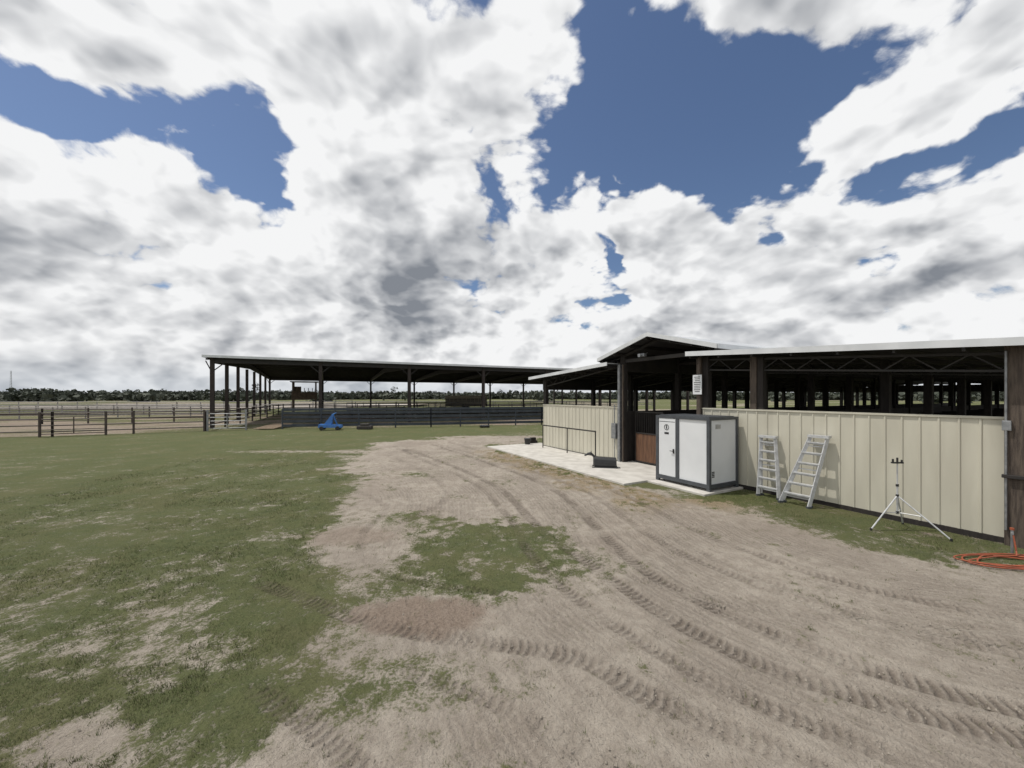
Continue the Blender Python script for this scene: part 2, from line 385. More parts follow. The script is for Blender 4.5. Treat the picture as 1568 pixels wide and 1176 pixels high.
for dd in range(4,45,4):
    w.box((.2,dd,0),(6.3,dd+.06,1.9),0,W); w.box((10.6,dd,0),(14.4,dd+.06,2.0),0,W)
w.done('base_boards_and_stalls',[dwood],barn)
def zl(s):   # roof underside height at s
    if s<6.3: return 4.02+ (s+.6)*.058
    if s>10.4: return 4.45-(s-10.4)*.062
    return 5.42-abs(s-8.4)*.27
w=MB()
for dd in [0.12]+[3.75*i for i in range(1,13)]:
    for s in (0.1,3.3,6.45,10.5,12.35,14.2,17.1):
        if dd<1 and s in(3.3,14.2,17.1): continue
        if dd>1 and s==12.35: continue
        r=.11 if dd>1 else .13
        w.box((s-r,dd-.1,0),(s+r,dd+.1,zl(s)-.05),0,W)
w.done('posts',[dwood],barn)
w=MB()
w.box((17.22,-.16,-.05),(17.54,.2,4.06),0,W)
w.box((6.29,-.12,0),(6.42,.02,4.4),1,W); w.box((6.50,-.05,0),(6.56,.02,4.4),0,W)
w.box((10.25,-.1,0),(10.41,.02,4.4),0,W)
w.box((12.1,-.02,2.57),(12.3,.1,4.3),0,W)
w.cyl(W(17.25,-.2,.3),W(17.25,-.2,3.9),.02,1); w.box((17.2,-.24,1.35),(17.6,-.16,1.42),2,W)
w.box((17.2,-.22,2.3),(17.32,-.16,2.5),1,W)
w.done('facade_posts',[wood,galv,dsteel],barn,bevel=.008)
OV=-.55
def slab(w,s0,z0,s1,z1,th,d0,d1,mt,mb=None):
    vs=[W(s0,d0,z0),W(s1,d0,z1),W(s1,d1,z1),W(s0,d1,z0),W(s0,d0,z0+th),W(s1,d0,z1+th),W(s1,d1,z1+th),W(s0,d1,z0+th)]
    w.prism(vs,mt)
w=MB()
segs=[(-.75,zl(-.75),6.1,zl(6.1)),(10.15,4.47,17.95,4.47-7.8*.062),(5.45,zl(8.4)-2.95*.27,8.4,5.42),(8.4,5.42,11.35,5.42-2.95*.27)]
for a,b,c_,d in segs:
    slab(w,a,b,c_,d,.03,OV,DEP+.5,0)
    slab(w,a,b+.033,c_,d+.033,.05,OV+.01,DEP+.5,1)
w.done('roof',[under,roofm],barn)
w=MB()
for a,b,c_,d in segs:
    slab(w,a,b-.05,c_,d-.05,.16,OV-.035,OV-.002,0)
for s,zv in((-.75,segs[0][1]),(17.95,segs[1][3]),(5.45,segs[2][1]),(11.35,segs[3][3])):
    w.box((s-.03 if s<8 else s+.002,OV,zv-.05),(s-.002 if s<8 else s+.03,DEP+.5,zv+.11),0,W)
w.done('fascia',[fascia],barn)
w=MB()
for a,b,c_,d in segs:
    n=max(3,int((c_-a)/1.0))
    for i in range(n+1):
        s=a+.12+(c_-a-.24)*i/n; zz=b+(d-b)*(s-a)/(c_-a)
        w.beam(W(s,OV+.05,zz-.07),W(s,DEP+.4,zz-.07),.05,.12)
for dd in [.1]+[3.75*i for i in range(1,13)]:
    for s0,s1 in((0,6.4),(10.5,17.2)):
        z0,z1=zl(s0)-.16,zl(s1)-.16
        w.beam(W(s0,dd,z0),W(s1,dd,z1),.06,.06); w.beam(W(s0,dd,z0-.36),W(s1,dd,z1-.36),.06,.05)
        n=14
        for i in range(n):
            t0=i/n;t1=(i+1)/n; o0,o1=(0,-.36) if i%2 else(-.36,0)
            w.beam(W(s0+(s1-s0)*t0,dd,z0+(z1-z0)*t0+o0),W(s0+(s1-s0)*t1,dd,z0+(z1-z0)*t1+o1),.025,.025)
    w.beam(W(6.4,dd,4.55),W(10.5,dd,4.55),.08,.14)
    w.beam(W(6.4,dd,4.75),W(8.4,dd,5.28),.06,.1); w.beam(W(10.5,dd,4.75),W(8.4,dd,5.28),.06,.1)
w.box((-.05,0,3.35),(.1,DEP,3.95),0,W); w.box((0,DEP-.1,3.4),(17.2,DEP+.05,4.1),0,W)
w.box((6.38,.3,4.1),(6.5,DEP,4.8),0,W); w.box((10.42,.3,4.1),(10.54,DEP,4.9),0,W)
w.done('roof_framing',[dsteel],barn)
w=MB()
for i in range(10):
    s=6.85+i*.145; w.box((s,.45,.12),(s+.138,.49,1.32),0,W)
w.box((6.82,.42,.08),(6.85,.52,2.3),1,W);w.box((8.30,.42,.08),(8.34,.52,2.3),1,W)
for zz in(.08,1.33,2.26): w.box((6.85,.43,zz),(8.30,.51,zz+.05),1,W)
for i in range(14): w.cyl(W(6.93+i*.1,.47,1.38),W(6.93+i*.1,.47,2.26),.011,1,6)
w.done('stall_door',[brownw,dsteel],barn)
w=MB()
w.box((5.95,-.18,1.05),(6.22,-.03,1.75),0,W); w.cyl(W(6.08,-.1,1.75),W(6.08,-.1,2.6),.025,0); w.cyl(W(6.08,-.1,0.05),W(6.08,-.1,1.05),.02,0)
w.done('electrical_box',[galv],barn,bevel=.01)
w=MB()
w.box((7.7,-.35,4.62),(8.05,-.2,4.74),0,W); w.cyl(W(7.87,-.2,4.72),W(7.87,.05,4.8),.02,0)
w.cyl(W(7.87,-.45,4.66),W(7.87,-.34,4.66),.07,0,12)
w.done('flood_light',[galv],barn)
w=MB()
w.box((10.15,-.16,3.05),(10.5,-.14,3.75),0,W)
for i in range(9):
    zz=3.66-i*.065; ww=random.uniform(.09,.14)
    w.box((10.325-ww,-.165,zz),(10.325+ww,-.1605,zz+.025),1,W)
sg=w.done('notice_sign',[whitep,ink])
w=MB()
w.box((-1.25,-3.1,-.1),(9.7,.6,.035),0,W); w.box((9.71,-2.0,-.1),(11.9,.3,.03),0,W)
w.done('concrete_pad',[concrete],None,bevel=.01)
w=MB()
for s in(.8,3.1,5.3): w.cyl(W(s,-.55,0.03),W(s,-.55,1.32),.03,0)
w.cyl(W(.78,-.55,1.32),W(5.32,-.55,1.32),.035,0)
w.done('hitching_rail',[dsteel],None)
# ------------------------------------------------------------------ portable restroom cabin
w=MB(); s0,s1,d0,d1=9.75,11.8,-1.62,-.12; zb,zt=.12,2.32
w.box((s0+.04,d0+.04,zb+.05),(s1-.04,d1-.04,zt-.05),0,W)
for s in(s0,s1-.1):
    for d in(d0,d1-.1): w.box((s,d,zb),(s+.1,d+.1,zt),1,W)
for zz,h in((zb,.12),(zt-.09,.09)):
    w.box((s0+.1,d0+.002,zz),(s1-.1,d0+.09,zz+h),1,W); w.box((s0+.1,d1-.09,zz),(s1-.1,d1-.002,zz+h),1,W)
    w.box((s0+.002,d0+.1,zz),(s0+.09,d1-.1,zz+h),1,W); w.box((s1-.09,d0+.1,zz),(s1-.002,d1-.1,zz+h),1,W)
w.box((s0+.1,d0+.1,zt-.05),(s1-.1,d1-.1,zt+.02),1,W)
w.box((s0+.82,d0+.01,zb+.12),(s0+.93,d0+.06,zt-.09),1,W)
w.box((s0+.13,d0+.015,zb+.14),(s0+.80,d0+.035,zt-.11),0,W)
w.box((s0+.14,d0+.012,zt-.22),(s0+.79,d0+.0145,zt-.2),1,W)
w.box((s0+.72,d0-.02,1.05),(s0+.76,d0+.014,1.2),2,W); w.cyl(W(s0+.74,d0-.035,1.13),W(s0+.62,d0-.035,1.13),.012,2)
c0=(s0+.45,1.92)
for k in range(16):
    a0=2*math.pi*k/16;a1=2*math.pi*(k+1)/16
    w.beam(W(c0[0]+.09*math.cos(a0),d0+.008,c0[1]+.09*math.sin(a0)),W(c0[0]+.09*math.cos(a1),d0+.008,c0[1]+.09*math.sin(a1)),.006,.018,2)
w.box((c0[0]-.02,d0+.005,c0[1]-.05),(c0[0]+.02,d0+.012,c0[1]+.03),2,W); w.cyl(W(c0[0],d0+.003,c0[1]+.05),W(c0[0],d0+.012,c0[1]+.05),.018,2,10)
w.box((s0+.36,d0+.01,1.68),(s0+.54,d0+.0142,1.75),2,W)
w.box((s1-.04,d0+.35,1.95),(s1-.034,d0+.62,2.1),3,W)
for k in range(3): w.box((s1-.034,d0+.37,1.98+k*.035),(s1-.032,d0+.6,1.99+k*.035),2,W)
for k in range(4): w.box((s1-.04,d0+.18,.45+k*.05),(s1-.03,d0+.3,.48+k*.05),2,W)
for s in(s0+.05,s1-.05):
    for d in(d0+.06,d1-.06): w.box((s-.06,d-.05,-.02),(s+.06,d+.05,zb),1,W)
w.done('portable_restroom_cabin',[whitep,greyf,black,simple('notice_paper',(.6,.6,.58))],None,bevel=.006)
# ------------------------------------------------------------------ ladders
def ladder(name,sl,sr,dfoot,stop,dtop,H,rungs,wt,spread):
    w=MB(); sc=(sl+sr)/2; hw=(sr-sl)/2
    bl=Vector(W(sc-hw,dfoot,0));br=Vector(W(sc+hw,dfoot,0)); tl=Vector(W(stop-wt,dtop,H)); tr=Vector(W(stop+wt,dtop,H))
    w.beam(bl,tl,.035,.09);w.beam(br,tr,.035,.09)
    for i in range(1,rungs+1):
        t=i/(rungs+.6); w.beam(bl.lerp(tl,t),br.lerp(tr,t),.10,.03)
        w.beam(bl.lerp(tl,t)-Vector((0,0,.03)),br.lerp(tr,t)-Vector((0,0,.03)),.02,.05)
    w.beam(tl+(tl-tr)*.12,tr-(tl-tr)*.12,.17,.07,0)
    off=Vector((DX,DY,0))*spread
    b2l=bl+off+Vector((0,0,.05))+(br-bl)*.04; b2r=br+off+Vector((0,0,.05))-(br-bl)*.04
    w.beam(b2l,tl+off*.2,.028,.04);w.beam(b2r,tr+off*.2,.028,.04)
    for t in(.07,.5,.85):
        w.beam(b2l.lerp(tl+off*.2,t),b2r.lerp(tr+off*.2,t),.02,.03)
    for p in(bl,br,b2l,b2r): w.box((p.x-.045,p.y-.045,-.03),(p.x+.045,p.y+.045,.035),1)
    return w.done(name,[alum,greyf],None)
ladder('step_ladder',12.62,13.2,-.50,12.72,-.14,1.75,6,.20,.16)
ladder('step_ladder.001',13.35,14.05,-.72,14.05,-.16,1.88,6,.20,.14)
# ------------------------------------------------------------------ light stand tripod
w=MB(); C=Vector((8.72,8.72,0))
w.cyl(C+Vector((0,0,.32)),C+Vector((0,0,.95)),.019,0); w.cyl(C+Vector((0,0,.95)),C+Vector((0,0,1.52)),.014,0)
for zz in(.34,.72,.95): w.cyl(C+Vector((0,0,zz)),C+Vector((0,0,zz+.05)),.03,1)
for fx,fy in((8.03,8.62),(9.1,7.98),(9.18,9.05)):
    f=Vector((fx,fy,.01)); w.cyl(C+Vector((0,0,.74)),f,.015,0)
    mid=(C+Vector((0,0,.74))).lerp(f,.5); w.cyl(C+Vector((0,0,.36)),mid,.010,0); w.cyl(f-Vector((0,0,.02)),f+Vector((0,0,.03)),.022,1)
w.box((8.60,8.69,1.47),(8.84,8.75,1.50),1); w.cyl(C+Vector((-.1,0,1.5)),C+Vector((-.1,0,1.57)),.02,1); w.cyl(C+Vector((.1,0,1.5)),C+Vector((.1,0,1.55)),.02,1)
w.cyl(C+Vector((0,0,1.5)),C+Vector((0,0,1.6)),.02,1)
w.done('light_stand_tripod',[alum,black],None,smooth=False)
# hose
w=MB(); P=[]
for i in range(260):
    t=i/260*2*math.pi*4.3; r=.58+.17*math.sin(t*.37)+.09*math.sin(t*1.31)
    P.append(Vector((8.98+r*1.15*math.cos(t)+.05*math.sin(3.1*t),6.95+r*.42*math.sin(t)+.04*math.cos(2.3*t),.010+.02*(i/260))))
P+=[Vector(p) for p in[(9.3,7.1,.05),(9.4,7.18,.1),(9.42,7.24,.38)]]
for a,b in zip(P,P[1:]): w.cyl(a,b,.013,0,6,cap=False)
w.done('garden_hose',[orange],None,smooth=True)
w=MB()
hb=Vector((9.5,7.32,0)); w.cyl(hb,hb+Vector((0,0,.45)),.02,0); w.cyl(hb+Vector((0,0,.4)),hb+Vector((-.1,-.08,.4)),.018,0)
w.cyl(hb+Vector((0,0,.45)),hb+Vector((0,0,.49)),.03,1,10)
w.done('water_spigot',[galv,orange],None)
# roping dummy (low boxy trunk, short neck and head)
w=MB()
def ring(cx,cz,ry,rz,cy=0,n=16,e=1.0):
    out=[]
    for i in range(n):
        t=2*math.pi*i/n; c,s=math.cos(t),math.sin(t)
        out.append((cx,cy+ry*math.copysign(abs(c)**e,c),max(0,cz+rz*math.copysign(abs(s)**e,s))))
    return out
def place(vs,org,ang,sc=1):
    c,s=math.cos(ang),math.sin(ang)
    return [(org[0]+sc*(p[0]*c-p[1]*s),org[1]+sc*(p[0]*s+p[1]*c),org[2]+sc*p[2]) for p in vs]
w.loft([ring(.52,.2,.15,.14,e=.6),ring(.5,.21,.22,.2,e=.6),ring(0,.22,.23,.21,e=.6),ring(-.36,.23,.22,.21,e=.6),ring(-.42,.24,.16,.15,e=.6)])
w.loft([ring(-.34,.36,.08,.1),ring(-.43,.48,.06,.07),ring(-.52,.56,.065,.065),ring(-.62,.54,.05,.055),ring(-.74,.48,.038,.04),ring(-.78,.47,.02,.025)])
for sgn in(-1,1):
    w.cyl((-.5,.05*sgn,.60),(-.5,.12*sgn,.65),.018,0,8,.01)
    w.box((-.46,.2*sgn-.025,0),(.56,.2*sgn+.025,.045))
w.v=place(w.v,(3.80,16.0,.035),R(-12),1.0)
w.done('roping_steer_dummy',[simple('dummy_plastic',(.022,.023,.025),(.034,.035,.037),4,.5)],None,smooth=False,bevel=.006)
w=MB()
w.cyl((0,0,0),(0,0,.34),.16,0,16,.2); w.cyl((0,0,.33),(0,0,.36),.215,0,16)
for k in range(8):
    a0=math.pi*k/8;a1=math.pi*(k+1)/8
    w.cyl((.2*math.cos(a0),0,.34+.12*math.sin(a0)),(.2*math.cos(a1),0,.34+.12*math.sin(a1)),.006,0,5)
w.v=place(w.v,(.95,23.6,0.03),0)
w.done('feed_bucket',[black],None)
w=MB(); w.box((0,0,0),(.5,.3,.2)); w.box((.08,.05,.2),(.42,.25,.38)); w.v=place(w.v,(1.15,24.0,0),.4)
w.done('mounting_step',[dwood],None,bevel=.02)
# ------------------------------------------------------------------ arena pavilion
ar=empty('arena_pavilion'); KL=62; JD=41.3; EH=6.55
w=MB()
for i in range(8):
    k=i*9.05
    for j in (0,JD): w.box((k-.16,j-.16,0),(k+.16,j+.16,EH),0,A)
for i in range(1,7):
    w.box((-.15,i*5.9-.15,0),(.15,i*5.9+.15,EH),0,A); w.box((KL-.15,i*5.9-.15,0),(KL+.15,i*5.9+.15,EH),0,A)
w.done('posts',[rsteel],ar)
w=MB(); RZ=EH+1.0
for j0,z0,j1,z1 in((-.6,EH,JD/2,RZ),(JD/2,RZ,JD+.6,EH)):
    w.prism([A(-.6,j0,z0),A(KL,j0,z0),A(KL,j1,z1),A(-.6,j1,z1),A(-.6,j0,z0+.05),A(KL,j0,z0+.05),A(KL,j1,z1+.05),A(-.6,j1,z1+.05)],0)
    w.prism([A(-.6,j0,z0+.052),A(KL,j0,z0+.052),A(KL,j1,z1+.052),A(-.6,j1,z1+.052),A(-.6,j0,z0+.12),A(KL,j0,z0+.12),A(KL,j1,z1+.12),A(-.6,j1,z1+.12)],1)
w.done('roof',[under,roofm],ar)
w=MB()
w.box((-.65,-.66,EH-.02),(KL,-.61,EH+.20),0,A)
w.prism([A(-.66,-.6,EH-.02),A(-.61,-.6,EH-.02),A(-.61,JD/2,RZ-.02),A(-.66,JD/2,RZ-.02),A(-.66,-.6,EH+.2),A(-.61,-.6,EH+.2),A(-.61,JD/2,RZ+.2),A(-.66,JD/2,RZ+.2)],1)
w.done('fascia',[fascia,dsteel],ar)
w=MB()
for i in range(8):
    k=i*9.05
    w.prism([A(k-.1,0,EH-.5),A(k+.1,0,EH-.5),A(k+.1,JD/2,RZ-.8),A(k-.1,JD/2,RZ-.8),A(k-.1,0,EH-.02),A(k+.1,0,EH-.02),A(k+.1,JD/2,RZ-.02),A(k-.1,JD/2,RZ-.02)])
    w.prism([A(k-.1,JD/2,RZ-.8),A(k+.1,JD/2,RZ-.8),A(k+.1,JD,EH-.5),A(k-.1,JD,EH-.5),A(k-.1,JD/2,RZ-.02),A(k+.1,JD/2,RZ-.02),A(k+.1,JD,EH-.02),A(k-.1,JD,EH-.02)])
    for j in(0,JD):
        if i<7:
            w.beam(A(k+.1,j,EH-1.2),A(k+1.2,j,EH-.2),.08,.08); w.beam(A(k-.1,j,EH-1.2),A(k-1.2,j,EH-.2) if i else A(k-.5,j,EH-.3),.08,.08)
w.box((-.1,-.1,EH-.45),(KL,.1,EH-.02),0,A); w.box((-.1,JD-.1,EH-.6),(KL,JD+.1,EH-.02),0,A)
for i in range(22):
    j=i*JD/21; zz=EH+1.0*(1-abs(j-JD/2)/(JD/2))-.12; w.beam(A(-.5,j,zz),A(KL,j,zz),.08,.16)
w.done('roof_framing',[dsteel],ar)
w=MB()
def B2(p,o,ang=.45):
    c,s=math.cos(ang),math.sin(ang); return (o[0]+p[0]*c-p[1]*s,o[1]+p[0]*s+p[1]*c,p[2])
o=(-35.5,66)
Q=lambda a,b,c:B2((a,b,c),o)
for a in(-1.7,1.7):
    for b in(-1.4,1.4): w.box((a-.1,b-.1,0),(a+.1,b+.1,5.3),0,Q)
w.box((-1.9,-1.6,2.4),(1.9,1.6,2.55),0,Q); w.box((-1.9,-1.55,2.55),(1.9,-1.48,3.6),0,Q); w.box((-1.9,1.48,2.55),(-.6,1.55,4.6),0,Q)
w.box((-1.9,-1.48,2.55),(-1.83,1.48,3.6),0,Q);w.box((-2.1,-1.8,5.3),(2.1,1.8,5.42),1,Q)
for a in(-1.2,-.6,0,.6,1.2): w.box((a-.05,-1.56,3.6),(a+.05,-1.49,4.3),0,Q)
for i in range(8): w.box((1.9,-1.2+i*.3,.2+i*.28),(2.7,-.95+i*.3,.24+i*.28),0,Q)
w.done('announcer_stand',[simple('stand_wood',(.16,.115,.075),(.09,.065,.045),3),dsteel],None)
w=MB(); o=(-31.5,69); Q=lambda a,b,c:B2((a,b,c),o)
for i in range(6):
    w.box((-3,i*.6,.4+i*.35),(3,i*.6+.28,.45+i*.35),0,Q)
    for a in(-2.8,0,2.8): w.beam(Q(a,i*.6+.1,0),Q(a,i*.6+.1,.4+i*.35),.06,.06)
for a in(-2.8,0,2.8): w.beam(Q(a,0,.1),Q(a,3.3,2.2),.06,.06)
w.done('bleachers',[alum],None)
w=MB(); o=(-10.2,86); Q=lambda a,b,c:B2((a,b,c),o,.15)
w.box((-4.6,-1.1,.6),(4.6,1.1,1.75),0,Q); w.box((-4.6,-1.1,1.95),(4.6,1.1,2.15),0,Q); w.box((-4.6,-1.1,2.35),(4.6,1.1,3.05),0,Q); w.box((-4.5,-1.0,1.75),(4.5,1.0,2.4),1,Q)
for i in range(11): w.box((-4.6+i*.90,-1.13,.6),(-4.52+i*.90,-1.1,3.0),0,Q)
for a in(-.6,.35):
    for b in(-1.12,1.0): w.cyl(Q(a,b,.38),Q(a,b+.14,.38),.38,2,18)
w.beam(Q(-4.6,0,.55),Q(-6,0,.55),.12,.12,2); w.box((-1.1,-1.2,.75),(.9,-1.13,.84),2,Q)
w.done('stock_trailer',[simple('tan_paint',(.60,.54,.42)),dsteel,black],None)
# ------------------------------------------------------------------ fences
def fence(name,pts,h,rails,sp,mat,pr=.05,rr=.03,flat=0):
    w=MB()
    for a,b in zip(pts,pts[1:]):
        a=Vector((*a,0));b=Vector((*b,0));l=(b-a).length;n=max(1,round(l/sp))
        for i in range(n+1): 
            p=a.lerp(b,i/n); w.cyl(p-Vector((0,0,.05)),p+Vector((0,0,h+.06)),pr,0,8)
        for r in rails:
            if flat: w.beam(a+Vector((0,0,r)),b+Vector((0,0,r)),.03,flat)
            else: w.cyl(a+Vector((0,0,r)),b+Vector((0,0,r)),rr,0,6)
    return w.done(name,[mat],None)
pipe=simple('pipe_grey',(.30,.29,.28),(.20,.19,.18),3,.6,.2)
rpipe=simple('pipe_brown',(.085,.066,.055),(.055,.043,.038),3,.6,.2)
panel=simple('dark_panel',(.040,.048,.062),(.065,.075,.09),1.5,.6,.2)
fence('pipe_fence',[(-60,22.2),(-46,25),(-34,28.5),(-26.2,32.8)],1.75,[.35,.8,1.25,1.7],4.2,rpipe,.075,.045)
fence('arena_fence',[(-20.8,34.9),(-7.8,37.1),(3.1,40.2),(14,43.5)],1.75,[.30,.68,1.06,1.44,1.75],3.0,panel,.07,.04,flat=.24)
fence('pipe_fence.001',[(-75,38),(-50,41),(-31,46)],1.6,[.5,1.0,1.5],4,rpipe,.08,.055)
fence('pipe_fence.002',[(-100,58),(-62,60),(-38,64),(-10,86)],1.5,[.5,1.0,1.5],4,pipe,.08,.07)
fence('pipe_fence.003',[(-150,95),(-80,92),(-30,100),(40,110)],1.5,[.5,1.0,1.5],5,pipe,.1,.09)
fence('pipe_fence.004',[(-26.2,33.0),(-31,46),(-38,64)],1.6,[.5,1.0,1.5],4,rsteel,.07,.05)
fence('pipe_fence.005',[(-60,22.6),(-75,38),(-100,58)],1.5,[.5,1.0,1.5],4,pipe,.07,.05)
fence('pipe_fence.006',[(-70,48),(-48,51),(-35,55)],1.5,[.5,1.0,1.5],4,pipe,.07,.06)
fence('corral_panels',[(-26,52),(-14,50),(-13,60),(-2,58),(6,64)],1.7,[.3,.6,.9,1.2,1.5,1.7],2.6,rsteel,.05,.04)
fence('corral_panels.001',[(-30,70),(10,84),(22,78)],1.7,[.3,.6,.9,1.2,1.5,1.7],2.8,pipe,.05,.045)
def gate(name,a,b,h=1.45):
    w=MB();a=Vector((*a,0));b=Vector((*b,0))
    for t in(0,.5,1): w.cyl(a.lerp(b,t)+Vector((0,0,.2)),a.lerp(b,t)+Vector((0,0,h)),.035,0)
    for i in range(5):
        z=.2+(h-.2)*i/4; w.cyl(a+Vector((0,0,z)),b+Vector((0,0,z)),.03,0)
    for p in(a,b): w.cyl(p,p+Vector((0,0,1.8)),.08,0)
    w.done(name,[rpipe if name[-1]=='1' else galv],None)
gate('farm_gate',(-26.0,32.9),(-23.4,33.9)); gate('farm_gate.001',(-31.2,29.6),(-34.2,27.9))
w=MB()
for i in range(9): w.box((-23.0+i*.02,34.2+i*.32,.05+i*.03),(-21.2+i*.02,34.48+i*.32,.1+i*.03))
w.done('wooden_ramp',[simple('ramp_wood',(.36,.27,.19),(.25,.19,.13),4)],None)
w=MB(); o=(-15.9,33.9); Q=lambda a,b,c:B2((a,b,c),o,.2)
P8=[(-1.0,-.4,.22),(.9,-.4,.2),(.9,.4,.2),(-1.0,.4,.22),(-.95,-.36,.52),(.85,-.36,.42),(.85,.36,.42),(-.95,.36,.52)]
w.prism([Q(*p) for p in P8],0)
w.prism([Q(*p) for p in[(-.55,-.2,.5),(.05,-.2,.47),(.05,.2,.47),(-.55,.2,.5),(.08,-.08,1.4),(.22,-.08,1.38),(.22,.08,1.38),(.08,.08,1.4)]],0)
w.beam(Q(.15,0,1.3),Q(.5,0,.42),.1,.1,0); w.cyl(Q(.05,0,1.3),Q(.42,0,1.5),.07,0,10,.04)
for a in(-.7,.6):
    for b in(-.44,.44): w.cyl(Q(a,b-.05,.17),Q(a,b+.05,.17),.17,1,16)
w.done('roping_sled',[blue,black],None,bevel=.03)
w=MB(); w.box((-13.9,34.4,.0),(-12.6,35.0,.3)); w.box((-13.6,34.45,.3),(-12.9,34.95,.5)); w.done('hay_bale',[simple('bale_dark',(.03,.03,.03),(.06,.05,.04),8)],None,bevel=.05)
w=MB()
for i in range(14):
    a=i/14*2*math.pi;b_=(i+1)/14*2*math.pi
    w.cyl((-2.6+.38*math.cos(a),36.6+.38*math.sin(a),.12),(-2.6+.38*math.cos(b_),36.6+.38*math.sin(b_),.12),.12,0,8)
w.done('old_tyre',[black],None,smooth=True)
w=MB(); c=Vector((-520,400,0))
for k in range(3):
    a=k*2.094; w.beam(c+Vector((1.0*math.cos(a),1.0*math.sin(a),0)),c+Vector((.4*math.cos(a),.4*math.sin(a),29)),.16,.16)
for i in range(10):
    z=i*2.85; r0=1.0-.6*z/30;w.beam(c+Vector((-r0,0,z)),c+Vector((r0,0,z+2.6)),.12,.12)
w.done('radio_tower',[simple('tower_grey',(.40,.42,.45))],None)
# ------------------------------------------------------------------ tree line
leafm=[flat('leaf_a',(.062,.074,.055)),flat('leaf_b',(.088,.100,.076)),flat('bark',(.13,.115,.10))]  # leaf tones raised and cooled, distance haze painted into the colour
V=[];Fm=[];k=0
def clump(cx,cy,cz,r,n,sz):
    d=rng.normal(size=(n,3)); d/=np.linalg.norm(d,axis=1)[:,None]; rr=r*rng.random(n)**.4
    P=np.array([cx,cy,cz])+d*rr[:,None]*np.array([1,1,.8])
    a=rng.normal(size=(n,3));a/=np.linalg.norm(a,axis=1)[:,None]; b=rng.normal(size=(n,3)); b-=a*(a*b).sum(1)[:,None]; b/=np.linalg.norm(b,axis=1)[:,None]
    s=sz*rng.uniform(.5,1.3,n)[:,None]
    q=np.stack([P-a*s-b*s*.6,P+a*s-b*s*.4,P+a*s*.7+b*s,P-a*s*.8+b*s*.7],1); V.append(q.reshape(-1,3)); Fm.extend([int(rng.random()<.4)]*n)
trunks=MB()
for row,(dist,n,hb) in enumerate(((340,220,5.0),(410,250,7.4),(240,12,3.2))):
    for i in range(n):
        th=R(-62+124*(i+rng.random())/n); rr=dist*(1+.05*rng.normal())
        if row==2 and abs(th+.15)<.12: continue
        cx,cy=rr*math.sin(th),rr*math.cos(th)*1.0
        if cy<120: continue
        H=hb*rng.uniform(.75,1.1)*(1+.25*math.sin(th*9+1)**2)
        tall=rng.random()<.035
        if tall: H*=1.35
        cw=rng.uniform(3,5.5)
        if tall:
            trunks.cyl((cx,cy,0),(cx,cy,H),.25,0,5,.12)
            for j in range(7): clump(cx+rng.normal()*1.8,cy,H*(.55+.07*j),1.9,18,.5)
        else:
            trunks.cyl((cx,cy,0),(cx,cy,H*.7),.3,0,5,.1)
            for j in range(6): clump(cx+rng.normal()*cw*.6,cy+rng.normal()*1.5,H*rng.uniform(.3,.82),cw*.45,24,.7)
        for j in range(5): clump(cx+rng.normal()*5,cy+rng.normal()*3,rng.uniform(.5,3.3),3,20,1.1)
V=np.concatenate(V); nq=len(V)//4
m=bpy.data.meshes.new('distant_tree_line'); tv=np.array(trunks.v); 
allv=np.concatenate([V,tv]); faces=[(4*i,4*i+1,4*i+2,4*i+3) for i in range(nq)]+[tuple(j+len(V) for j in f) for f in trunks.f]
m.from_pydata(allv.tolist(),[],faces); [m.materials.append(q) for q in leafm]
m.polygons.foreach_set('material_index',np.array(Fm+[2]*len(trunks.f),dtype=np.int32)); m.update()
tl=bpy.data.objects.new('distant_tree_line',m); scene.collection.objects.link(tl)
# ------------------------------------------------------------------ sun + sky
SD=Vector((-.40,.06,.90)).normalized()
el=math.asin(SD.z); rot=math.atan2(SD.x,SD.y)
sl=bpy.data.lights.new('sun','SUN'); sl.energy=3.0; sl.angle=R(.6); sl.color=(1,.95,.88)
so=bpy.data.objects.new('sun',sl); scene.collection.objects.link(so); so.rotation_euler=SD.to_track_quat('Z','Y').to_euler(); so.location=(0,0,30)
wd=bpy.data.worlds.new('World'); scene.world=wd; wd.use_nodes=True; nt=wd.node_tree; nt.nodes.clear(); T=NT(nt)
try: wd.cycles.sampling_method='NONE'
except Exception as e: print(e)
sky=T.N.new('ShaderNodeTexSky'); sky.sky_type='NISHITA'; sky.sun_disc=False; sky.sun_elevation=el; sky.sun_rotation=rot%(2*math.pi)
sky.air_density=1.0; sky.dust_density=.6; sky.ozone_density=3.2
dirv=T.N.new('ShaderNodeTexCoord').outputs['Generated']
def sepv(v):
    n=T.N.new('ShaderNodeSeparateXYZ');T.L.new(v,n.inputs[0]);return n.outputs
def comb(a,b,c):
    n=T.N.new('ShaderNodeCombineXYZ')
    for i,q in enumerate((a,b,c)):T.put(n.inputs[i],q)
    return n.outputs[0]
HX,HY,FF=784,606,590
sx,sy,sz=sepv(dirv)
yy=T.m('MAXIMUM',T.m('ABSOLUTE',sy),.08)
k_=T.m('ADD',T.m('MAXIMUM',sz,0.0),.62)
p=comb(T.m('DIVIDE',sx,k_),T.m('DIVIDE',sy,k_),T.m('MULTIPLY',sz,.9))
wn=T.N.new('ShaderNodeTexNoise'); wn.inputs['Scale'].default_value=2.6; wn.inputs['Detail'].default_value=5; wn.inputs['Roughness'].default_value=.55; T.L.new(p,wn.inputs['Vector'])
wv=T.vm('SUBTRACT',wn.outputs['Color'],(.5,.5,.5))
ab=T.vm('ADD',comb(T.m('DIVIDE',sx,yy),T.m('DIVIDE',sz,yy),1.0),T.vm('MULTIPLY',wv,(.7,.7,0)))
